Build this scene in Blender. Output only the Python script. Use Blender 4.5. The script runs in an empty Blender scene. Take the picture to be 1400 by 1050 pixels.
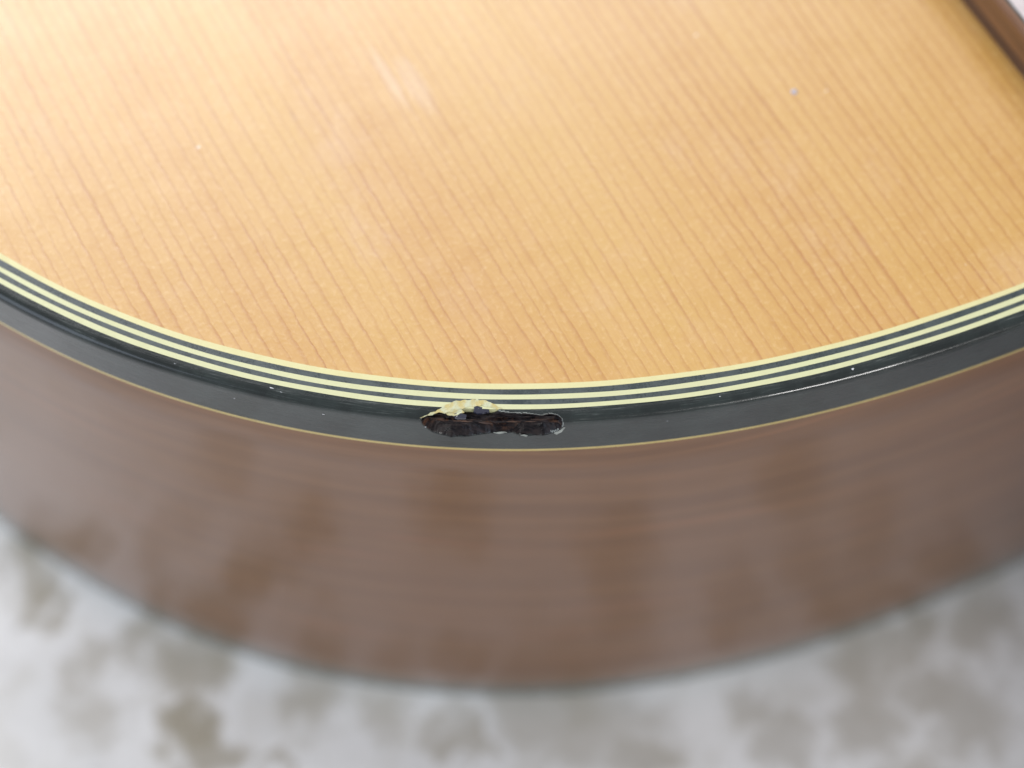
import bpy, bmesh, math, random
import numpy as np
from mathutils import Matrix, Vector, noise

random.seed(7)
rng = np.random.default_rng(11)
MM = 0.001
sc = bpy.context.scene
col = sc.collection

# ------------------------------------------------------------------ camera
DEPTH = 80.0                      # depth of the guitar's sides, mm
CAM_Z = (DEPTH + 214.9) * MM
PITCH, ROLL = math.radians(61.83), math.radians(1.152)
fw = Vector((0, math.cos(PITCH), -math.sin(PITCH)))
rt = Vector((1, 0, 0)); up = rt.cross(fw)
cx_ = rt * math.cos(ROLL) + up * math.sin(ROLL)
cy_ = -rt * math.sin(ROLL) + up * math.cos(ROLL)
cam = bpy.data.cameras.new('camera'); camo = bpy.data.objects.new('camera', cam); col.objects.link(camo)
M = Matrix((cx_, cy_, -fw)).transposed().to_4x4()
M.translation = Vector((0, 0, CAM_Z))
camo.matrix_world = M
cam.sensor_width = 36.0
cam.lens = 3200 / 1400 * 36.0
cam.clip_start = 0.01; cam.clip_end = 50
cam.dof.use_dof = True
cam.dof.focus_distance = 0.2425
cam.dof.aperture_fstop = 9.2
sc.camera = camo

# ------------------------------------------------------------------ light
w = bpy.data.worlds.new('World'); sc.world = w; w.use_nodes = True
bg = w.node_tree.nodes['Background']
bg.inputs[0].default_value = (0.97, 0.975, 1.0, 1); bg.inputs[1].default_value = 0.52

def area(name, loc, target, sx, sy, power, color):
    l = bpy.data.lights.new(name, 'AREA'); l.shape = 'RECTANGLE'; l.size = sx; l.size_y = sy
    l.energy = power; l.color = color
    o = bpy.data.objects.new(name, l); col.objects.link(o); o.location = loc
    o.rotation_euler = (Vector(target) - Vector(loc)).to_track_quat('-Z', 'Y').to_euler()
    return o
# a wide window up to the left behind the guitar, and a small one behind the viewer to the right
area('window_light', (-0.50, 1.32, 1.36), (0, 0.18, 0.08), 1.8, 0.52, 30, (0.98, 0.98, 1.0))
area('window_light_left', (-1.6, -0.35, 1.0), (0, 0.14, 0.0), 2.0, 1.4, 19, (0.72, 0.82, 1.0))
area('room_light', (0.75, -0.95, 0.75), (0.03, 0.14, 0.08), 0.26, 0.20, 7.0, (1.0, 0.98, 0.96))

sc.view_settings.view_transform = 'Standard'; sc.view_settings.look = 'None'
sc.view_settings.exposure = 0.0; sc.view_settings.gamma = 1.0

# ------------------------------------------------------------------ node helpers
def mat(name):
    m = bpy.data.materials.new(name); m.use_nodes = True
    nt = m.node_tree; b = nt.nodes['Principled BSDF']
    return m, nt, b
class N:
    def __init__(s, nt): s.nt = nt
    def new(s, t, **k):
        n = s.nt.nodes.new(t)
        for a, v in k.items(): setattr(n, a, v)
        return n
    def put(s, sock, v):
        if isinstance(v, bpy.types.NodeSocket): s.nt.links.new(v, sock)
        elif v is not None: sock.default_value = v
    def math(s, op, a, b=None, c=None, clamp=False):
        n = s.new('ShaderNodeMath', operation=op); n.use_clamp = clamp
        s.put(n.inputs[0], a)
        if b is not None: s.put(n.inputs[1], b)
        if c is not None: s.put(n.inputs[2], c)
        return n.outputs[0]
    def step(s, v, lo, hi, a=0.0, b=1.0):
        n = s.new('ShaderNodeMapRange', interpolation_type='SMOOTHSTEP'); n.clamp = True
        s.put(n.inputs[0], v); s.put(n.inputs[1], lo); s.put(n.inputs[2], hi); s.put(n.inputs[3], a); s.put(n.inputs[4], b)
        return n.outputs[0]
    def comb(s, x, y, z=0.0):
        n = s.new('ShaderNodeCombineXYZ'); s.put(n.inputs[0], x); s.put(n.inputs[1], y); s.put(n.inputs[2], z)
        return n.outputs[0]
    def noise(s, vec, scale=1.0, detail=2.0, rough=0.5, dist=0.0):
        n = s.new('ShaderNodeTexNoise'); s.put(n.inputs['Vector'], vec); n.inputs['Scale'].default_value = scale
        n.inputs['Detail'].default_value = detail; n.inputs['Roughness'].default_value = rough; n.inputs['Distortion'].default_value = dist
        return n.outputs[0]
    def noise1(s, v, scale=1.0, detail=1.0):
        n = s.new('ShaderNodeTexNoise', noise_dimensions='1D'); s.put(n.inputs['W'], v); n.inputs['Scale'].default_value = scale
        n.inputs['Detail'].default_value = detail
        return n.outputs[0]
    def white1(s, v):
        n = s.new('ShaderNodeTexWhiteNoise', noise_dimensions='1D'); s.put(n.inputs['W'], v); return n.outputs[0]
    def mix(s, f, a, b, blend='MIX'):
        n = s.new('ShaderNodeMix', data_type='RGBA', blend_type=blend)
        s.put(n.inputs[0], f); s.put(n.inputs[6], a); s.put(n.inputs[7], b)
        return n.outputs[2]
    def bump(s, h, dist, strength=1.0, normal=None):
        n = s.new('ShaderNodeBump'); n.inputs['Strength'].default_value = strength; n.inputs['Distance'].default_value = dist
        s.put(n.inputs['Height'], h)
        if normal is not None: s.put(n.inputs['Normal'], normal)
        return n.outputs[0]
    def objmm(s):
        c = s.new('ShaderNodeTexCoord'); v = s.new('ShaderNodeVectorMath', operation='SCALE')
        s.nt.links.new(c.outputs['Object'], v.inputs[0]); v.inputs['Scale'].default_value = 1000.0
        x = s.new('ShaderNodeSeparateXYZ'); s.nt.links.new(v.outputs[0], x.inputs[0])
        return v.outputs[0], x.outputs[0], x.outputs[1], x.outputs[2]
    def uvmm(s):
        c = s.new('ShaderNodeUVMap'); c.uv_map = 'UVMap'
        x = s.new('ShaderNodeSeparateXYZ'); s.nt.links.new(c.outputs[0], x.inputs[0])
        return c.outputs[0], x.outputs[0], x.outputs[1]
def rgb(r, g, b): return (r, g, b, 1.0)

# ------------------------------------------------------------------ materials
def mat_spruce():
    m, nt, b = mat('aged_spruce'); n = N(nt)
    v3, x, y, z = n.objmm()                       # x runs along the guitar, y across it
    wob = n.noise(n.comb(n.math('MULTIPLY', x, 0.012), n.math('MULTIPLY', y, 0.05)), 1.0, 2.0)
    wob2 = n.noise(n.comb(n.math('MULTIPLY', x, 0.55), n.math('MULTIPLY', y, 0.8)), 1.0, 2.0)
    yy = n.math('ADD', y, n.math('MULTIPLY', n.math('SUBTRACT', wob, 0.5), 3.0))
    yy = n.math('ADD', yy, n.math('MULTIPLY', n.math('SUBTRACT', wob2, 0.5), 0.46))
    ph = n.math('ADD', n.math('DIVIDE', yy, 1.42), n.math('MULTIPLY', n.noise1(yy, 0.17, 2.0), 1.7))
    fr = n.math('FRACT', ph); fl = n.math('FLOOR', ph)
    # broad tone bands across the board + silk
    band = n.noise1(yy, 0.045, 2.0)
    late = n.step(fr, 0.42, 0.93)
    late = n.math('POWER', late, 2.9)
    late = n.math('MULTIPLY', late, n.step(fr, 0.92, 0.99, 1.0, 0.0))
    per = n.math('ADD', 0.55, n.math('MULTIPLY', n.white1(fl), 0.5))
    brk = n.noise(n.comb(n.math('MULTIPLY', x, 0.11), n.math('MULTIPLY', y, 0.8), 3.0), 1.0, 3.0)
    per = n.math('MULTIPLY', per, n.step(band, 0.36, 0.62, 1.22, 0.88))
    per = n.math('MULTIPLY', per, n.step(brk, 0.28, 0.66, 0.55, 1.1))
    line = n.math('MULTIPLY', late, per)
    # fine secondary fibres
    fib = n.noise(n.comb(n.math('MULTIPLY', x, 0.35), n.math('MULTIPLY', yy, 5.0), 7.0), 1.0, 3.0, 0.6)
    silk = n.noise(n.comb(n.math('MULTIPLY', x, 0.30), n.math('MULTIPLY', y, 0.13), 1.0), 1.0, 4.0, 0.6)
    mott = n.noise(v3, 1.6, 3.0, 0.65)
    c = n.mix(n.step(band, 0.32, 0.68), rgb(0.525, 0.275, 0.062), rgb(0.565, 0.330, 0.080))
    c = n.mix(n.step(silk, 0.3, 0.72, 0.0, 0.60), c, rgb(0.59, 0.345, 0.105))
    c = n.mix(n.step(fib, 0.42, 0.72, 0.0, 0.30), c, rgb(0.46, 0.21, 0.050))
    c = n.mix(n.step(mott, 0.50, 0.72, 0.0, 0.36), c, rgb(0.70, 0.47, 0.205))
    c = n.mix(n.math('MULTIPLY', line, 0.62, clamp=True), c, rgb(0.37, 0.135, 0.024))
    # short darker pores sitting in a few of the grain lines
    pore = n.noise(n.comb(n.math('MULTIPLY', x, 0.45), n.math('MULTIPLY', yy, 3.0), 11.0), 1.0, 2.0)
    pore = n.math('MULTIPLY', n.step(pore, 0.66, 0.76), n.step(line, 0.25, 0.6))
    c = n.mix(n.math('MULTIPLY', pore, 0.5), c, rgb(0.22, 0.09, 0.035))
    # pinkish haze of glare off scuffed lacquer, painted in patches
    cl = n.noise(n.comb(n.math('MULTIPLY', x, 0.05), n.math('MULTIPLY', y, 0.065), 5.0), 1.0, 5.0, 0.7)
    glare_haze = n.step(cl, 0.50, 0.76, 0.0, 0.22)
    c = n.mix(glare_haze, c, rgb(0.77, 0.57, 0.45))
    # two scratches in the lacquer along the grain, their pale glare painted in
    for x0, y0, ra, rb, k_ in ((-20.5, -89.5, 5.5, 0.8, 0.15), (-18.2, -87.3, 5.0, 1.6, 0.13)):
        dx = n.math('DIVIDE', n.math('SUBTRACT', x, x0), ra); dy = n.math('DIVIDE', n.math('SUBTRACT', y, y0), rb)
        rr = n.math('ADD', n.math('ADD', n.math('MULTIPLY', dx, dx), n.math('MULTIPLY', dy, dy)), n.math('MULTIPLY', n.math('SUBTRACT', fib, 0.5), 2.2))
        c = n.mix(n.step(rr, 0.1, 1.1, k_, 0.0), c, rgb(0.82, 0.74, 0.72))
    # specks of dust and tiny chips in the lacquer
    vo = n.new('ShaderNodeTexVoronoi'); n.put(vo.inputs['Vector'], n.comb(x, y)); vo.inputs['Scale'].default_value = 0.23
    vo2 = n.new('ShaderNodeTexNoise'); n.put(vo2.inputs['Vector'], v3); vo2.inputs['Scale'].default_value = 2.2
    dd = n.math('ADD', vo.outputs['Distance'], n.math('MULTIPLY', vo2.outputs[0], 0.10))
    sp = n.step(dd, 0.070, 0.105, 1.0, 0.0)
    sep = n.new('ShaderNodeSeparateColor'); nt.links.new(vo.outputs['Color'], sep.inputs[0])
    sp = n.math('MULTIPLY', sp, n.step(sep.outputs[0], 0.55, 0.80))
    c = n.mix(n.math('MULTIPLY', sp, 0.75), c, rgb(0.86, 0.80, 0.72))
    n.put(b.inputs['Base Color'], c)
    rough = n.step(cl, 0.3, 0.75, 0.34, 0.5); n.put(b.inputs['Roughness'], rough)
    b.inputs['Specular IOR Level'].default_value = 0.5
    b.inputs['Coat Weight'].default_value = 0.9; b.inputs['Coat Roughness'].default_value = 0.25
    hgt = n.math('ADD', n.math('MULTIPLY', line, -0.5), n.math('MULTIPLY', mott, 0.5))
    nb = n.bump(hgt, 0.00006, 0.6)
    big = n.noise(n.comb(n.math('MULTIPLY', x, 0.02), n.math('MULTIPLY', y, 0.12), 2.0), 1.0, 2.0)
    nb = n.bump(big, 0.0006, 0.25, nb)
    n.put(b.inputs['Normal'], nb); n.put(b.inputs['Coat Normal'], nb)
    return m

def mat_plastic(name, c, c2, rough=0.28, coat=0.35, dirt=0.4):
    m, nt, b = mat(name); n = N(nt); v3, x, y, z = n.objmm()
    a = n.noise(v3, 0.35, 4.0, 0.65); f = n.noise(v3, 4.0, 3.0, 0.7)
    k = n.math('ADD', n.math('MULTIPLY', a, 0.65), n.math('MULTIPLY', f, 0.35))
    n.put(b.inputs['Base Color'], n.mix(n.step(k, 0.35, 0.68, 0.0, dirt), c, c2))
    n.put(b.inputs['Roughness'], n.step(k, 0.35, 0.7, rough * 0.75, rough * 1.5))
    b.inputs['Coat Weight'].default_value = coat; b.inputs['Coat Roughness'].default_value = 0.12
    nb = n.bump(f, 0.00003, 0.5); n.put(b.inputs['Normal'], nb)
    return m

def mat_black_binding():
    m, nt, b = mat('black_binding'); n = N(nt); v3, x, y, z = n.objmm(); uv, s, t = n.uvmm()
    a = n.noise(v3, 0.16, 4.0, 0.7); f = n.noise(v3, 3.2, 3.0, 0.7)
    c = n.mix(n.step(a, 0.35, 0.7), rgb(0.006, 0.010, 0.010), rgb(0.017, 0.025, 0.024))
    # fine scuffs running with the edge, and pale specks
    sc_ = n.noise(n.comb(n.math('MULTIPLY', s, 0.25), n.math('MULTIPLY', t, 5.0)), 1.0, 4.0, 0.7)
    top = n.step(t, 2.2, 0.4)
    c = n.mix(n.math('MULTIPLY', n.math('MULTIPLY', n.step(sc_, 0.56, 0.78), n.step(a, 0.45, 0.62)), n.math('ADD', 0.30, n.math('MULTIPLY', top, 0.5))), c, rgb(0.17, 0.19, 0.18))
    vo = n.new('ShaderNodeTexVoronoi'); n.put(vo.inputs['Vector'], n.comb(s, t)); vo.inputs['Scale'].default_value = 0.42
    sep = n.new('ShaderNodeSeparateColor'); nt.links.new(vo.outputs['Color'], sep.inputs[0])
    dd = n.math('ADD', vo.outputs['Distance'], n.math('MULTIPLY', f, 0.08))
    sp = n.math('MULTIPLY', n.step(dd, 0.065, 0.10, 1.0, 0.0), n.step(sep.outputs[1], 0.72, 0.8))
    c = n.mix(n.math('MULTIPLY', sp, 0.8), c, rgb(0.55, 0.58, 0.62))
    n.put(b.inputs['Base Color'], c)
    n.put(b.inputs['Roughness'], n.step(sc_, 0.35, 0.75, 0.16, 0.40))
    b.inputs['Coat Weight'].default_value = 0.45; b.inputs['Coat Roughness'].default_value = 0.05; b.inputs['Specular IOR Level'].default_value = 0.36
    nb = n.bump(n.math('ADD', f, sc_), 0.00003, 0.4); n.put(b.inputs['Normal'], nb)
    nb2 = n.bump(n.noise(n.comb(n.math('MULTIPLY', s, 0.12), n.math('MULTIPLY', t, 0.5)), 1.0, 3.0), 0.0002, 0.25)
    n.put(b.inputs['Coat Normal'], nb2)
    return m

def mat_side():
    m, nt, b = mat('lacquered_rosewood_side'); n = N(nt); uv, s, t = n.uvmm()
    wv = n.noise(n.comb(n.math('MULTIPLY', s, 0.012), n.math('MULTIPLY', t, 0.05)), 1.0, 2.0)
    tt = n.math('ADD', t, n.math('MULTIPLY', wv, 14.0))
    g1 = n.noise(n.comb(n.math('MULTIPLY', s, 0.006), n.math('MULTIPLY', tt, 0.30)), 1.0, 4.0, 0.6)
    g2 = n.noise(n.comb(n.math('MULTIPLY', s, 0.10), n.math('MULTIPLY', tt, 4.0), 4.0), 1.0, 3.0, 0.7)
    c = n.mix(n.step(g1, 0.32, 0.68), rgb(0.138, 0.060, 0.022), rgb(0.176, 0.081, 0.031))
    c = n.mix(n.step(g2, 0.48, 0.74, 0.0, 0.45), c, rgb(0.075, 0.028, 0.013))
    red = n.noise(n.comb(n.math('MULTIPLY', s, 0.03), n.math('MULTIPLY', tt, 0.55), 9.0), 1.0, 2.0)
    c = n.mix(n.step(red, 0.55, 0.75, 0.0, 0.5), c, rgb(0.23, 0.090, 0.034))
    n.put(b.inputs['Base Color'], c)
    b.inputs['Roughness'].default_value = 0.30
    b.inputs['Coat Weight'].default_value = 0.8; b.inputs['Coat Roughness'].default_value = 0.11; b.inputs['Coat IOR'].default_value = 1.42; b.inputs['Specular IOR Level'].default_value = 0.25
    nb = n.bump(n.noise(n.comb(n.math('MULTIPLY', s, 0.05), n.math('MULTIPLY', t, 0.05), 2.0), 1.0, 2.0), 0.0012, 0.25)
    n.put(b.inputs['Coat Normal'], nb)
    return m

def mat_wood(name, dark, light, along=0, rough=0.4, coat=0.2, pores=0.5):
    m, nt, b = mat(name); n = N(nt); v3, x, y, z = n.objmm()
    g1 = n.noise(n.comb(n.math('MULTIPLY', x, 0.02), n.math('MULTIPLY', y, 0.45), n.math('MULTIPLY', z, 0.45)), 1.0, 4.0, 0.65)
    g2 = n.noise(n.comb(n.math('MULTIPLY', x, 0.12), n.math('MULTIPLY', y, 3.0), n.math('MULTIPLY', z, 3.0)), 1.0, 3.0, 0.7)
    c = n.mix(n.step(g1, 0.3, 0.7), dark, light)
    c = n.mix(n.step(g2, 0.5, 0.75, 0.0, pores), c, rgb(dark[0] * 0.4, dark[1] * 0.4, dark[2] * 0.4))
    n.put(b.inputs['Base Color'], c); b.inputs['Roughness'].default_value = rough
    b.inputs['Coat Weight'].default_value = coat; b.inputs['Coat Roughness'].default_value = 0.15
    n.put(b.inputs['Normal'], n.bump(g2, 0.00008, 0.5))
    return m

def mat_exposed():
    m, nt, b = mat('exposed_dark_wood'); n = N(nt); v3, x, y, z = n.objmm()
    f = n.noise(n.comb(n.math('MULTIPLY', x, 0.8), n.math('MULTIPLY', y, 0.8), n.math('MULTIPLY', z, 5.0)), 1.0, 4.0, 0.7)
    ft = n.noise(n.comb(n.math('MULTIPLY', x, 0.9), n.math('MULTIPLY', y, 0.9), n.math('MULTIPLY', z, 2.6)), 1.0, 4.0, 0.75)
    c = n.mix(n.step(f, 0.40, 0.68), rgb(0.005, 0.004, 0.006), rgb(0.030, 0.021, 0.021))
    # a band of torn brown fibres along the middle of the notch
    zz = n.math('SUBTRACT', z, DEPTH)
    bandw = n.math('MULTIPLY', n.step(zz, -2.5, -1.9), n.step(zz, -0.9, -1.4))
    bandw = n.math('MULTIPLY', bandw, n.step(n.math('SUBTRACT', ft, n.step(x, 17.0, 27.0, 0.0, 0.10)), 0.42, 0.60))
    c = n.mix(n.math('MULTIPLY', bandw, 0.75), c, rgb(0.13, 0.062, 0.036))
    n.put(b.inputs['Base Color'], c); n.put(b.inputs['Roughness'], n.step(f, 0.3, 0.7, 0.2, 0.5)); b.inputs['Specular IOR Level'].default_value = 0.2
    n.put(b.inputs['Normal'], n.bump(f, 0.00012, 0.6))
    return m

def mat_flake():
    m, nt, b = mat('torn_cream_plastic'); n = N(nt); v3, x, y, z = n.objmm()
    f = n.noise(v3, 0.8, 3.0, 0.6); g = n.noise(v3, 3.0, 3.0, 0.7)
    c = n.mix(n.step(f, 0.38, 0.6), rgb(0.52, 0.43, 0.17), rgb(0.52, 0.54, 0.36))
    c = n.mix(n.step(g, 0.55, 0.75, 0.0, 0.5), c, rgb(0.40, 0.30, 0.13))
    n.put(b.inputs['Base Color'], c); b.inputs['Roughness'].default_value = 0.5
    n.put(b.inputs['Normal'], n.bump(g, 0.0002, 0.6))
    return m

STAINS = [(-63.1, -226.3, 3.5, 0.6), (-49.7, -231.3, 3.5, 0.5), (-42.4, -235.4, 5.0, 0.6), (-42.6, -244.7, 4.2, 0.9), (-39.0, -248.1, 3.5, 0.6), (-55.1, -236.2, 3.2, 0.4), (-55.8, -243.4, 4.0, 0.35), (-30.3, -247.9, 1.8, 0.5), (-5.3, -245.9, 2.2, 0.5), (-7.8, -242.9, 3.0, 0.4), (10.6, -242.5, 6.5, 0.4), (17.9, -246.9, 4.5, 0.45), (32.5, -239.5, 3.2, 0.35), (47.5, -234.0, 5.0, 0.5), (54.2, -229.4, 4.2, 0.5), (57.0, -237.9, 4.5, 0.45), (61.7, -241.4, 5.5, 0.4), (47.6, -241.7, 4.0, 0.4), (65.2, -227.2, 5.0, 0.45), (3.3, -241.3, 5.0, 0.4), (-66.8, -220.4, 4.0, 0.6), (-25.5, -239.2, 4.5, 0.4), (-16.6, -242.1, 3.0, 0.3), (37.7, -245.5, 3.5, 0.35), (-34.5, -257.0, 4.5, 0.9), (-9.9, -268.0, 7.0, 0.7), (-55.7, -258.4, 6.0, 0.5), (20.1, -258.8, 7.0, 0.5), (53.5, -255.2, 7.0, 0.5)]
def mat_table():
    m, nt, b = mat('mottled_stone'); n = N(nt); v3, x, y, z = n.objmm()
    a = n.noise(v3, 0.030, 3.0, 0.55, 0.3); c_ = n.noise(v3, 0.085, 3.0, 0.55, 0.3); f = n.noise(v3, 0.4, 4.0, 0.7)
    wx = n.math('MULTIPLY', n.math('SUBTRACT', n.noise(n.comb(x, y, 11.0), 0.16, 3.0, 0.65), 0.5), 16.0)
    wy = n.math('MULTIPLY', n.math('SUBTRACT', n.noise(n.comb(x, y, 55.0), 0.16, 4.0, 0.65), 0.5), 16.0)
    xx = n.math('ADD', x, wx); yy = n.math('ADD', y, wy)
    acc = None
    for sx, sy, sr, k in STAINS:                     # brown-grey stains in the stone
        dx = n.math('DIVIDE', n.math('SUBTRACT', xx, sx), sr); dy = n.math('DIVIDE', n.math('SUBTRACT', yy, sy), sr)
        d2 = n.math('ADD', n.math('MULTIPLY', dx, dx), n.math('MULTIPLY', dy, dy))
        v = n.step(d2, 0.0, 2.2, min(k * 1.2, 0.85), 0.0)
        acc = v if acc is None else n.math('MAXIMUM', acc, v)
    c = n.mix(n.step(a, 0.32, 0.68), rgb(0.72, 0.72, 0.71), rgb(0.84, 0.84, 0.83))
    c = n.mix(n.step(c_, 0.50, 0.70, 0.0, 0.34), c, rgb(0.48, 0.45, 0.37))
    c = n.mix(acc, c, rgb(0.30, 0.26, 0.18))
    c = n.mix(n.step(f, 0.55, 0.8, 0.0, 0.4), c, rgb(0.33, 0.33, 0.32))
    n.put(b.inputs['Base Color'], c); n.put(b.inputs['Roughness'], n.step(f, 0.3, 0.7, 0.4, 0.6))
    n.put(b.inputs['Normal'], n.bump(f, 0.0004, 0.5))
    return m

SPRUCE = mat_spruce()
CREAM = mat_plastic('cream_purfling', rgb(0.60, 0.605, 0.35), rgb(0.50, 0.49, 0.26), 0.35, 0.5, 0.5)
CREAM_IN = mat_plastic('warm_cream_purfling', rgb(0.66, 0.62, 0.32), rgb(0.58, 0.51, 0.23), 0.35, 0.5, 0.5)
BLACKP = mat_plastic('black_purfling', rgb(0.022, 0.034, 0.036), rgb(0.050, 0.068, 0.068), 0.3, 0.5, 0.8)
BINDING = mat_black_binding()
YELLOW = mat_plastic('amber_line', rgb(0.52, 0.40, 0.12), rgb(0.40, 0.30, 0.09), 0.35, 0.6, 0.6)
SIDE = mat_side()
BACKW = mat_wood('back_wood', rgb(0.07, 0.028, 0.016), rgb(0.14, 0.06, 0.03))
BACKB = mat_plastic('back_binding', rgb(0.085, 0.105, 0.095), rgb(0.13, 0.145, 0.13), 0.3, 0.6, 0.6)
ROSE = mat_wood('rosewood_fingerboard', rgb(0.115, 0.050, 0.022), rgb(0.200, 0.092, 0.042), 0, 0.33, 0.35)
SHADE_STRIP = mat_wood('painted_contact_shade', rgb(0.070, 0.032, 0.022), rgb(0.10, 0.048, 0.034), 0, 0.4, 0.2)  # dark brown for the contact shade built in under the fingerboard
MAHOG = mat_wood('mahogany_neck', rgb(0.10, 0.038, 0.018), rgb(0.17, 0.07, 0.032), 0, 0.3, 0.6)
EXPOSED = mat_exposed()
FIBRE = mat_wood('torn_fibre', rgb(0.045, 0.024, 0.018), rgb(0.14, 0.07, 0.04), 0, 0.6, 0.0)
STRESS = mat_plastic('stress_whitened_plastic', rgb(0.36, 0.39, 0.36), rgb(0.16, 0.17, 0.16), 0.5, 0.1, 1.0)
FLAKE = mat_flake()
FLECK = mat_plastic('pale_dust', rgb(0.70, 0.72, 0.75), rgb(0.5, 0.5, 0.5), 0.6, 0.0, 0.5)
GLOSSB = mat_plastic('glossy_black_shard', rgb(0.02, 0.022, 0.04), rgb(0.05, 0.05, 0.09), 0.12, 0.8, 0.5)
METAL, _nt, _b = mat('nickel_fret'); _b.inputs['Base Color'].default_value = rgb(0.62, 0.60, 0.56); _b.inputs['Metallic'].default_value = 1.0; _b.inputs['Roughness'].default_value = 0.25
PIT = mat_plastic('pale_lacquer_pit', rgb(0.30, 0.29, 0.36), rgb(0.50, 0.48, 0.55), 0.2, 0.8, 0.6)
STONE = mat_table()
PALE = mat_plastic('pale_binding', rgb(0.62, 0.55, 0.54), rgb(0.50, 0.43, 0.42), 0.3, 0.5, 0.7)

# ------------------------------------------------------------------ mesh helpers
def link(name, verts, faces, mats, parent=None, smooth=False, uvs=None, midx=None):
    """verts in millimetres; ONE mesh object"""
    me = bpy.data.meshes.new(name)
    me.from_pydata([(v[0] * MM, v[1] * MM, v[2] * MM) for v in verts], [], [tuple(int(i) for i in f) for f in faces])
    for m in (mats if isinstance(mats, list) else [mats]): me.materials.append(m)
    if smooth: me.polygons.foreach_set('use_smooth', [True] * len(me.polygons))
    if midx is not None: me.polygons.foreach_set('material_index', [int(i) for i in midx])
    if uvs is not None:
        ul = me.uv_layers.new(name='UVMap')
        li = np.empty(len(me.loops), dtype=np.int32); me.loops.foreach_get('vertex_index', li)
        ul.data.foreach_set('uv', np.asarray(uvs, dtype=np.float32)[li].ravel())
    me.update()
    o = bpy.data.objects.new(name, me); col.objects.link(o)
    if parent: o.parent = parent
    return o

def bm_obj(name, bm, m, parent=None, smooth=False):
    bmesh.ops.recalc_face_normals(bm, faces=bm.faces)
    me = bpy.data.meshes.new(name); bm.to_mesh(me); bm.free()
    me.materials.append(m)
    if smooth: me.polygons.foreach_set('use_smooth', [True] * len(me.polygons))
    o = bpy.data.objects.new(name, me); col.objects.link(o)
    if parent: o.parent = parent
    return o

def periodic_spline(P, per):
    """periodic cubic spline through P; returns evaluator over [0, L)"""
    P = np.asarray(P, float); n = len(P)
    h = np.hypot(*(np.roll(P, -1, 0) - P).T); t = np.r_[0, np.cumsum(h)]
    A = np.zeros((n, n)); B = np.zeros((n, 2))
    for i in range(n):
        hp, hn = h[i - 1], h[i]
        A[i, (i - 1) % n] += hp; A[i, i] += 2 * (hp + hn); A[i, (i + 1) % n] += hn
        B[i] = 6 * ((P[(i + 1) % n] - P[i]) / hn - (P[i] - P[i - 1]) / hp)
    Mm = np.linalg.solve(A, B)
    def ev(q):
        q = np.mod(q, t[-1]); i = np.clip(np.searchsorted(t, q, 'right') - 1, 0, n - 1); j = (i + 1) % n
        a = (t[i + 1] - q)[:, None]; b = (q - t[i])[:, None]; hh = h[i][:, None]
        return (Mm[i] * a ** 3 + Mm[j] * b ** 3) / (6 * hh) + (P[i] / hh - Mm[i] * hh / 6) * a + (P[j] / hh - Mm[j] * hh / 6) * b
    return ev, t[-1]

# ------------------------------------------------------------------ setting: the stone surface under the guitar
tb = bmesh.new()
bmesh.ops.create_grid(tb, x_segments=24, y_segments=24, size=1.1)
for v in tb.verts: v.co.z += 0.0
table = bm_obj('table_top', tb, STONE)
table.location = (0, 0.35, 0)
table['kind'] = 'structure'; table['label'] = 'pale mottled stone surface under the guitar'

# ------------------------------------------------------------------ the guitar
guitar = bpy.data.objects.new('acoustic_guitar', None); col.objects.link(guitar)
guitar.location = (73.63 * MM, 179.30 * MM, 0.0004)
guitar.rotation_euler = (0, 0, math.atan2(-0.87199736, 0.48951058))
guitar['label'] = 'acoustic guitar with spruce top, striped black binding chipped at the edge and brown sides'
guitar['category'] = 'guitar'

# body outline: x along the guitar towards the neck, y across (the side in view is -y)
half = [(40.55, 14.0), (40.16, 30.0), (39.39, 42.2), (37.96, 54.42), (35.62, 66.71), (32.16, 79.0), (27.38, 91.18), (21.12, 103.04),
        (13.29, 114.31), (3.88, 124.7), (-7.06, 133.91), (-19.37, 141.62), (-32.7, 148.2), (-47.2, 153.0), (-75, 156.0),
        (-115, 146), (-165, 134), (-205, 132), (-255, 143), (-320, 171), (-385, 186), (-440, 176), (-480, 142), (-503, 80)]
knots = [(40.6, 0)] + [(x, -y) for x, y in half] + [(-510, 0)] + [(x, y) for x, y in half[::-1]]
ev, L = periodic_spline(knots, True)
dense = np.linspace(0, L, 20001)[:-1]; DP = ev(dense)
seg = np.hypot(*(np.roll(DP, -1, 0) - DP).T); arc = np.r_[0, np.cumsum(seg)]; TOT = arc[-1]
def at_arc(s):
    s = np.mod(s, TOT); return ev(np.interp(s, arc, np.r_[dense, L]))
S0 = arc[np.argmin(((DP - np.array([23.064, -99.699])) ** 2).sum(1))]      # middle of the chip
def samples(fine):
    if fine: mid = np.arange(-9.0, 9.0, 0.075)
    else: mid = np.arange(-9.0, 9.0, 1.0)
    near1 = np.arange(-150, -9.0, 1.0); near2 = np.arange(9.0, 150, 1.0)
    rest = np.linspace(150, TOT - 150, 420)[:-1]
    return np.r_[near1, mid, near2, rest]
def frame(s):
    p = at_arc(S0 + s); t = at_arc(S0 + s + 0.05) - at_arc(S0 + s - 0.05); t /= np.hypot(*t.T)[:, None]
    inn = np.c_[-t[:, 1], t[:, 0]]
    c = np.array([-200.0, 0]); flip = ((c - p) * inn).sum(1).mean() < 0
    return p, (-inn if flip else inn)

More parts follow.
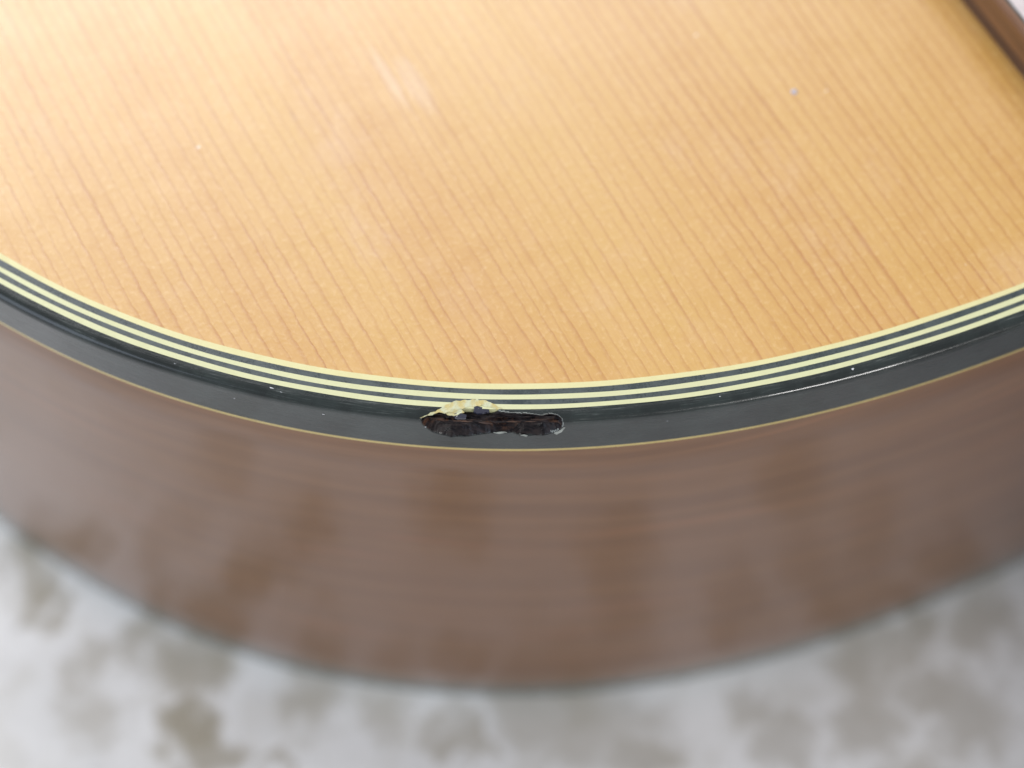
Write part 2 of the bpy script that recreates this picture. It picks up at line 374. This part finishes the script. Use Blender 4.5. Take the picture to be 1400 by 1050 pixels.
def sweep(name, prof, m, parent, off_fn=None, smooth=False, fine=False, uvz=None):
    """closed sweep of profile [(inward offset, z)] round the outline"""
    s = samples(fine); p, inn = frame(s); n, k = len(s), len(prof)
    V = np.zeros((n, k, 3)); UV = np.zeros((n, k, 2)); d = 0
    for j, (o, z) in enumerate(prof):
        oo = np.full(n, o) if off_fn is None else o + off_fn(s, j)
        V[:, j, :2] = p + inn * oo[:, None]; V[:, j, 2] = z
        if j: d += math.hypot(o - prof[j - 1][0], z - prof[j - 1][1])
        UV[:, j, 0] = s; UV[:, j, 1] = d if uvz is None else uvz - z
    F = [(i * k + j, i * k + j + 1, ((i + 1) % n) * k + j + 1, ((i + 1) % n) * k + j) for i in range(n) for j in range(k - 1)]
    return link(name, V.reshape(-1, 3), F, m, parent, smooth, UV.reshape(-1, 2))

H = DEPTH
bounds = [1.50, 2.07, 2.64, 3.21, 3.87, 4.48]       # binding | cream | black | cream | black | cream | spruce
wav = [rng.uniform(0, 6.28, 4) for _ in bounds]
def waver(b):
    def f(s, j=None):
        r = 0
        for a, fr in zip(wav[b], (0.021, 0.06, 0.17, 0.41)): r = r + np.sin(s * fr + a) * 0.020
        return r
    return f

# soundboard with its sound hole
s = samples(False); p, inn = frame(s)
edge = p + inn * (bounds[5] + waver(5)(s))[:, None]
bm = bmesh.new()
def loop(pts, z):
    vs = [bm.verts.new((x * MM, y * MM, z * MM)) for x, y in pts]
    return [bm.edges.new((vs[i], vs[(i + 1) % len(vs)])) for i in range(len(vs))], vs
e1, v1 = loop(edge, H)
HC, HR = (-112.0, 0.0), 50.0
hole = [(HC[0] + HR * math.cos(a), HC[1] + HR * math.sin(a)) for a in np.linspace(0, 2 * math.pi, 73)[:-1]]
e2, v2 = loop(hole, H)
bmesh.ops.triangle_fill(bm, use_beauty=True, use_dissolve=False, edges=e1 + e2)
for f in bm.faces:
    if f.normal.z < 0: f.normal_flip()
low = [bm.verts.new((v.co.x, v.co.y, v.co.z - 2.8 * MM)) for v in v2]
for i in range(len(v2)):
    bm.faces.new((v2[i], v2[(i + 1) % len(v2)], low[(i + 1) % len(v2)], low[i]))
me = bpy.data.meshes.new('soundboard'); bm.to_mesh(me); bm.free(); me.materials.append(SPRUCE)
board = bpy.data.objects.new('soundboard', me); col.objects.link(board); board.parent = guitar
board['label'] = 'amber aged spruce top with dark grain lines'

for r0, r1, m_ in ((54, 55, BLACKP), (55, 58, CREAM), (58, 59, BLACKP)):
    V, F = [], []
    for i, a in enumerate(np.linspace(0, 2 * math.pi, 97)[:-1]):
        for r, z in ((r0, H - .2), (r0, H + .03), (r1, H + .03), (r1, H - .2)): V.append((HC[0] + r * math.cos(a), HC[1] + r * math.sin(a), z))
    for i in range(96):
        for j in range(3): F.append((i * 4 + j, i * 4 + j + 1, ((i + 1) % 96) * 4 + j + 1, ((i + 1) % 96) * 4 + j))
    link('rosette_ring', V, F, m_, board)

# purfling lines, outermost first
mats_p = [CREAM, BLACKP, CREAM, BLACKP, CREAM_IN]
CUT_BACK = lambda s: np.exp(-((s - 2.6) / 2.6) ** 4)           # the outer cream line is torn over the chip
for i in range(5):
    a, b_ = bounds[i], bounds[i + 1]
    fa, fb_ = waver(i), waver(i + 1)
    def off(s, j, fa=fa, fb_=fb_, i=i):
        r = fa(s) if j < 2 else fb_(s)
        return r
    pr = sweep('purfling_line', [(a, H - 1.5), (a, H), (b_, H), (b_, H - 1.5)], mats_p[i], guitar, off, fine=(i == 0))
    pr['label'] = ('outermost cream purfling line', 'outer black purfling line', 'middle cream purfling line', 'inner black purfling line', 'innermost cream purfling line')[i]

# ---- black binding with the chip knocked out of its corner
DROP, RC = 6.2, 1.15
def prof_pt(t):
    """t: distance from the corner, negative over the top, positive down the side -> (inward, z, outward normal)"""
    if t < -RC: return -t, H, (0.0, 1.0)
    if t > RC: return 0.0, H - t, (1.0, 0.0)
    f = (t + RC) / (2 * RC); a = _ang(f); q = f * 400; k = min(int(q), 399); w_ = q - k
    x = _X[k] * (1 - w_) + _X[k + 1] * w_; z = _Z[k] * (1 - w_) + _Z[k + 1] * w_
    return RC - RC * x, H - RC * z, (math.sin(a), math.cos(a))
def _ang(f): return (f * f * (3 - 2 * f)) * math.pi / 2       # the corner rolls over without a hard edge
_X, _Z = [0.0], [0.0]
for _k in range(400):
    _a = _ang((_k + 0.5) / 400); _X.append(_X[-1] + math.cos(_a)); _Z.append(_Z[-1] + math.sin(_a))
_X = [v / _X[-1] for v in _X]; _Z = [v / _Z[-1] for v in _Z]
chip = [(7.42, 0.07), (6.54, -0.46), (5.66, -1.01), (4.84, -1.75), (4.06, -2.17), (3.33, -2.38), (1.59, -2.52), (0.39, -2.41), (-0.43, -1.91), (-0.87, -1.40),
        (-2.11, -1.22), (-3.65, -1.12), (-5.18, -0.78), (-6.08, -1.05), (-6.84, -0.78), (-7.32, -0.12), (-7.51, 1.11), (-6.86, 2.3), (-6.2, 2.75), (-5.45, 3.1), (-3.22, 3.07),
        (-2.11, 2.4), (-0.63, 2.36), (0.92, 2.83), (2.75, 3.57), (4.3, 3.8), (6.1, 2.96), (7.17, 1.52)]
chip = np.array(chip)
def sdist(A, T):
    """signed distance to the chip polygon (positive inside)"""
    P = np.stack([A, T], -1); dmin = np.full(A.shape, 1e9); ins = np.zeros(A.shape, bool)
    for i in range(len(chip)):
        a, b = chip[i], chip[(i + 1) % len(chip)]
        ab = b - a; q = np.clip(((P - a) @ ab) / (ab @ ab), 0, 1)
        dmin = np.minimum(dmin, np.hypot(*np.moveaxis(P - (a + q[..., None] * ab), -1, 0)))
        cond = ((a[1] > T) != (b[1] > T)) & (A < (b[0] - a[0]) * (T - a[1]) / (b[1] - a[1] + 1e-12) + a[0])
        ins ^= cond
    return np.where(ins, dmin, -dmin)
ts = np.r_[np.arange(-bounds[0], -RC, 0.075), np.arange(-RC, RC, 0.075), np.arange(RC, 4.3, 0.075), np.arange(4.3, DROP, 0.4), DROP]
s = samples(True); p, inn = frame(s); n, k = len(s), len(ts)
A = np.repeat(s[:, None], k, 1); T = np.repeat(ts[None], n, 0)
V = np.zeros((n, k, 3))
for j, t in enumerate(ts):
    o, z, nn = prof_pt(t)
    oo = o + (waver(0)(s) if j == 0 else 0)
    V[:, j, :2] = p + inn * np.broadcast_to(oo, (n,))[:, None]; V[:, j, 2] = z
jit = np.zeros((n, k)); sel = np.where(np.abs(s) < 9)[0]
dep = np.zeros((n, k)); SD = np.full((n, k), -9.0)
sd0 = sdist(A[sel], T[sel])
for ii, i in enumerate(sel):
    for j in range(k):
        a, t = A[i, j], T[i, j]
        nz = noise.noise((a * 1.3, t * 1.6, 0.3)) * 0.30 + noise.noise((a * 4.0, t * 4.5, 5.0)) * 0.12
        q = sd0[ii, j] + nz * 0.42 * (1 if t > 0 else 0.5)
        SD[i, j] = q
        if q > 0:
            d = min(1.0, q / 0.55) ** 0.8
            fib = noise.noise((a * 0.4, t * 2.6, 9.0)) * 0.20 + noise.noise((a * 1.2, t * 4.0, 1.0)) * 0.06
            ridge = math.exp(-((t - 0.9 - 0.5 * noise.noise((a * 0.4, 0, 4.0))) / 0.30) ** 2) * (0.28 + 0.3 * noise.noise((a * 0.8, 0.0, 31.0)))
            dep[i, j] = d * max(0.3, 0.82 + fib - ridge)
AX_O, AX_Z = 1.34, H - 2.2                 # the notch is pulled in towards this line inside the edge
for i in sel:
    c3 = np.array([p[i, 0] + inn[i, 0] * AX_O, p[i, 1] + inn[i, 1] * AX_O, AX_Z])
    for j in range(k):
        if dep[i, j] > 0:
            v = V[i, j]; zt = np.array([c3[0], c3[1], AX_Z + (v[2] - AX_Z) * 0.6])
            V[i, j] = v + (zt - v) * min(dep[i, j], 0.97)
F, MI = [], []
for i in range(n):
    i2 = (i + 1) % n
    for j in range(k - 1):
        F.append((i * k + j, i * k + j + 1, i2 * k + j + 1, i2 * k + j))
        q = (SD[i, j] + SD[i, j + 1] + SD[i2, j] + SD[i2, j + 1]) / 4
        if q > 0.02:
            pale = noise.noise((s[i] * 1.1, ts[j] * 0.9, 20.0))
            lim = 0.09 if ts[j] < 0.3 else (0.08 if (s[i] < -6.2) else 0.10)
            thr = -0.45 if ts[j] < 0.3 else (-0.2 if s[i] < -6.2 else 9)
            MI.append(2 if (q < lim and pale > thr) else 1)
        else: MI.append(0)
UV = np.stack([A, T], -1).reshape(-1, 2)
binding = link('binding', V.reshape(-1, 3), F, [BINDING, EXPOSED, STRESS], guitar, True, UV, MI)
binding['label'] = 'glossy black edge binding with a ragged chip knocked out of it'

# torn pieces standing in the chip
def to_xyz(a, t, lift=0.0):
    pp, ii = frame(np.array([a])); o, z, nn = prof_pt(t)
    v = np.array([pp[0, 0] + ii[0, 0] * (o - nn[0] * lift), pp[0, 1] + ii[0, 1] * (o - nn[0] * lift), z + nn[1] * lift])
    return v
def inside(poly, x, y):
    r = False
    for i in range(len(poly)):
        (x0, y0), (x1, y1) = poly[i], poly[(i + 1) % len(poly)]
        if (y0 > y) != (y1 > y) and x < (x1 - x0) * (y - y0) / (y1 - y0) + x0: r = not r
    return r
def shard(name, poly, m, base, crumple, step=0.14, seed=0.0, thick=0.22, tilt=(0, 0), label=None):
    poly = [tuple(q) for q in poly]
    # refine the outline so that it is ragged
    rag = []
    for i in range(len(poly)):
        a, b = np.array(poly[i]), np.array(poly[(i + 1) % len(poly)]); d = np.hypot(*(b - a)); nseg = max(1, int(d / 0.22))
        for q in range(nseg):
            c = a + (b - a) * q / nseg; nn = np.array([-(b - a)[1], (b - a)[0]]) / d
            rag.append(tuple(c + nn * noise.noise((c[0] * 2.3, c[1] * 2.3, seed)) * 0.16))
    b3 = bmesh.new(); cen = np.mean(rag, 0)
    def hgt(a, t): return base + crumple * noise.noise((a * 0.9, t * 1.3, seed + 3)) + 0.35 * crumple * noise.noise((a * 3.1, t * 3.3, seed + 8)) + tilt[0] * (a - cen[0]) + tilt[1] * (t - cen[1])
    top = [b3.verts.new(to_xyz(a, t, hgt(a, t)) * MM) for a, t in rag]
    inner = []
    xs = np.arange(min(r[0] for r in rag), max(r[0] for r in rag), step); ys = np.arange(min(r[1] for r in rag), max(r[1] for r in rag), step)
    es = [b3.edges.new((top[i], top[(i + 1) % len(top)])) for i in range(len(top))]
    bmesh.ops.triangle_fill(b3, use_beauty=True, edges=es)
    bmesh.ops.subdivide_edges(b3, edges=[e for e in b3.edges if not e.is_boundary], cuts=2)
    for v in b3.verts:
        if not v.is_boundary:
            q = v.co / MM; v.co.z += MM * crumple * 1.0 * (noise.noise((q.x * 1.2, q.y * 1.2, seed + 1)) + 0.2 * noise.noise((q.x * 4, q.y * 4, seed)))
    ret = bmesh.ops.extrude_face_region(b3, geom=b3.faces[:])
    for v in [g for g in ret['geom'] if isinstance(g, bmesh.types.BMVert)]: v.co.z -= thick * MM
    o = bm_obj(name, b3, m, binding)
    if label: o['label'] = label
    return o
flake = [(7.42, 0.0), (6.54, -0.50), (5.66, -1.05), (4.84, -1.80), (4.06, -2.22), (3.33, -2.43), (1.59, -2.57), (0.39, -2.36), (-0.45, -1.95), (-1.1, -1.55), (-0.5, -1.50), (0.34, -1.72),
         (1.59, -1.85), (2.8, -1.50), (4.01, -1.05), (4.88, -0.75), (5.52, -0.85), (6.68, -0.28)]
shard('torn_flake', flake, FLAKE, 0.05, 0.07, seed=2.0, thick=0.12, label='torn cream and yellow flake along the top of the chip')
shard('torn_flake', [(5.0, -0.95), (4.2, -1.2), (3.2, -1.35), (2.9, -1.05), (3.9, -0.55), (4.7, -0.6)], FLAKE, -0.02, 0.12, seed=5.0, thick=0.15, tilt=(0, -0.22), label='whitish splinter hanging over the chip')
shard('torn_flake', [(1.9, -1.75), (0.5, -1.65), (0.25, -1.25), (1.1, -1.05), (2.0, -1.2)], GLOSSB, -0.05, 0.08, seed=7.0, thick=0.3, tilt=(0.02, -0.28), label='shiny dark splinter in the chip')
shard('torn_flake', [(4.1, -0.75), (3.3, -0.95), (2.6, -0.75), (2.7, -0.25), (3.6, -0.15)], GLOSSB, -0.20, 0.10, seed=9.0, thick=0.3, tilt=(0.05, -0.3), label='small shiny dark splinter in the chip')
shard('torn_flake', [(-0.2, 2.35), (-0.9, 2.15), (-1.5, 2.2), (-1.6, 2.42), (-0.8, 2.5)], STRESS, 0.0, 0.08, seed=11.0, thick=0.1, label='pale splinter on the lower lip of the chip')
shard('torn_flake', [(-3.0, 2.9), (-3.4, 2.75), (-3.75, 2.95), (-3.5, 3.35), (-3.1, 3.4)], STRESS, 0.0, 0.05, seed=13.0, thick=0.1, label='pale crumb below the chip')
shard('torn_flake', [(-6.5, 2.6), (-7.0, 2.0), (-7.45, 1.3), (-7.6, 1.35), (-7.3, 2.1), (-6.8, 2.75)], STRESS, 0.02, 0.06, seed=15.0, thick=0.1, label='pale lifted lip at the end of the chip')

# pale flecks knocked loose on the binding
for fa, ft, fl, fwid in ((23.3, -1.0, 0.55, 0.22), (22.2, -0.75, 0.3, 0.12), (17.6, 1.6, 0.3, 0.2), (-38.5, -1.0, 0.25, 0.2), (-24.0, -1.05, 0.2, 0.15), (34.0, -0.9, 0.3, 0.12)):
    shard('dust_fleck', [(fa - fl / 2, ft), (fa - fl * 0.1, ft - fwid / 2), (fa + fl / 2, ft - fwid * 0.2), (fa + fl * 0.2, ft + fwid / 2)], FLECK, 0.04, 0.03, seed=60.0 + fa, thick=0.06)

# loose fibres lying in the notch
for q in range(9):
    a0 = random.uniform(-5.5, 5.2); ln = random.uniform(0.9, 2.4); t0 = random.uniform(0.3, 1.5); sl = random.uniform(-0.10, 0.10); wd = random.uniform(0.06, 0.13)
    pts = [(a0 - ln / 2, t0 - sl * ln), (a0, t0 - wd), (a0 + ln / 2, t0 + sl * ln), (a0, t0 + wd)]
    shard('splinter', pts, (FIBRE, FIBRE, EXPOSED)[q % 3], random.uniform(-0.75, -0.35), 0.10, seed=40.0 + q, thick=0.08)

# amber line, side, back binding, back
sweep('side_line', [(0.4, H - DROP), (0.0, H - DROP), (0.0, H - DROP - 0.44), (0.4, H - DROP - 0.44)], YELLOW, guitar)['label'] = 'thin amber line under the black binding'
sd = sweep('side', [(0.02, H - DROP - 0.44)] + [(0.0, z) for z in np.linspace(H - DROP - 0.5, 3.6, 14)] + [(0.03, 3.5)], SIDE, guitar, smooth=True, uvz=H)
sd['label'] = 'glossy brown rosewood side reflecting the table'
sweep('back_binding', [(0.0, 3.5), (0.0, 0.7), (0.2, 0.2), (0.7, 0.0), (3.0, 0.0)], BACKB, guitar, smooth=True)['label'] = 'dark grey-green binding along the back edge'
s = samples(False); p, inn = frame(s); bm = bmesh.new()
e1, v1 = loop(p + inn * 3.0, 0.01); bmesh.ops.triangle_fill(bm, use_beauty=True, edges=e1)
bm_obj('back', bm, BACKW, guitar)

# small pale pit in the lacquer of the top
b4 = bmesh.new(); bmesh.ops.create_icosphere(b4, subdivisions=3, radius=0.36 * MM)
for v in b4.verts: v.co.z *= 0.25; v.co.x *= 1.0 + 0.25 * noise.noise(v.co * 1500)
pit = bm_obj('lacquer_blister', b4, PIT, board, True); pit.location = (2.33 * MM, -50.42 * MM, H * MM)
pit['label'] = 'tiny pale blister in the lacquer of the top'

# fingerboard on the top, neck and heel beyond the body
def fhalf(u): return 27.0 - 0.0125 * (u - 7.0)
FT = 6.5
def prism(name, secs, m, parent, bevel=0.0, smooth=False):
    """loft of closed sections [(x, [(y,z)...])] in mm"""
    b5 = bmesh.new(); rings = []
    for x, ring in secs: rings.append([b5.verts.new((x * MM, y * MM, z * MM)) for y, z in ring])
    k = len(rings[0])
    for r0, r1 in zip(rings, rings[1:]):
        for j in range(k): b5.faces.new((r0[j], r0[(j + 1) % k], r1[(j + 1) % k], r1[j]))
    b5.faces.new(rings[0][::-1]); b5.faces.new(rings[-1])
    return bm_obj(name, b5, m, parent, smooth)
def fb_ring(u):
    h = fhalf(u); z0 = H + 2.35; z1 = H + FT; r = 0.7
    return [(-h, z0), (-h, z1 - r), (-h + 0.2, z1 - 0.2), (-h + r, z1), (-h + 2.7, z1 + 0.05), (-h * 0.5, z1 + 0.45), (0, z1 + 0.6), (h * 0.5, z1 + 0.45), (h - 2.7, z1 + 0.05), (h - r, z1), (h - 0.2, z1 - 0.2), (h, z1 - r), (h, z0)]
fbd = prism('fingerboard', [(u, fb_ring(u)) for u in np.linspace(-58, 391, 60)], ROSE, guitar)
prism('fingerboard_shade_strip', [(u, [(-fhalf(u) + 0.25, H + 0.02), (-fhalf(u) + 0.25, H + 2.4), (fhalf(u) - 0.25, H + 2.4), (fhalf(u) - 0.25, H + 0.02)]) for u in (-57.8, 390.8)], SHADE_STRIP, fbd)['label'] = 'dark strip standing in for the contact shadow under the fingerboard'  # contact shadow at the fingerboard's foot, built as a dark recessed strip
for name_, y0, y1, m_ in (('edge_line', 0.72, 1.0, BLACKP), ('fingerboard_binding', 1.0, 2.6, PALE)):
    for sg in (-1, 1):
        secs = [(u, [(sg * (fhalf(u) - y0), H + FT - 0.6), (sg * (fhalf(u) - y0), H + FT + 0.03), (sg * (fhalf(u) - y1), H + FT + 0.09), (sg * (fhalf(u) - y1), H + FT - 0.6)]) for u in (-57.9, 390.9)]
        prism(name_, secs, m_, fbd)
fbd['label'] = 'brown rosewood fingerboard running over the top'
for q in range(1, 20):
    u = 391 - 643.5 * (1 - 2 ** (-q / 12)); h = fhalf(u)
    ring = lambda dz: [(-h + 0.3, H + FT - 0.1), (-h + 0.8, H + FT + dz), (0, H + FT + 0.6 + dz), (h - 0.8, H + FT + dz), (h - 0.3, H + FT - 0.1)]
    prism('fret', [(u - 1.1, ring(0.15)), (u - 0.5, ring(0.85)), (u + 0.5, ring(0.85)), (u + 1.1, ring(0.15))], METAL, fbd)
def nk(u, d, hw): return [(-hw, H), (-hw * 0.98, H - d * 0.35), (-hw * 0.88, H - d * 0.75), (-hw * 0.5, H - d), (hw * 0.5, H - d), (hw * 0.88, H - d * 0.75), (hw * 0.98, H - d * 0.35), (hw, H)]
prism('neck', [(u, nk(u, 14 if u > 90 else (14 + math.sqrt(max(0.0, 1 - ((u - 40.7) / 49.4) ** 1.6)) * 56), fhalf(u) - 0.1)) for u in (40.7, 46, 52, 60, 70, 80, 90, 120, 200, 300, 391)], MAHOG, guitar, smooth=True)['label'] = 'mahogany neck and heel'
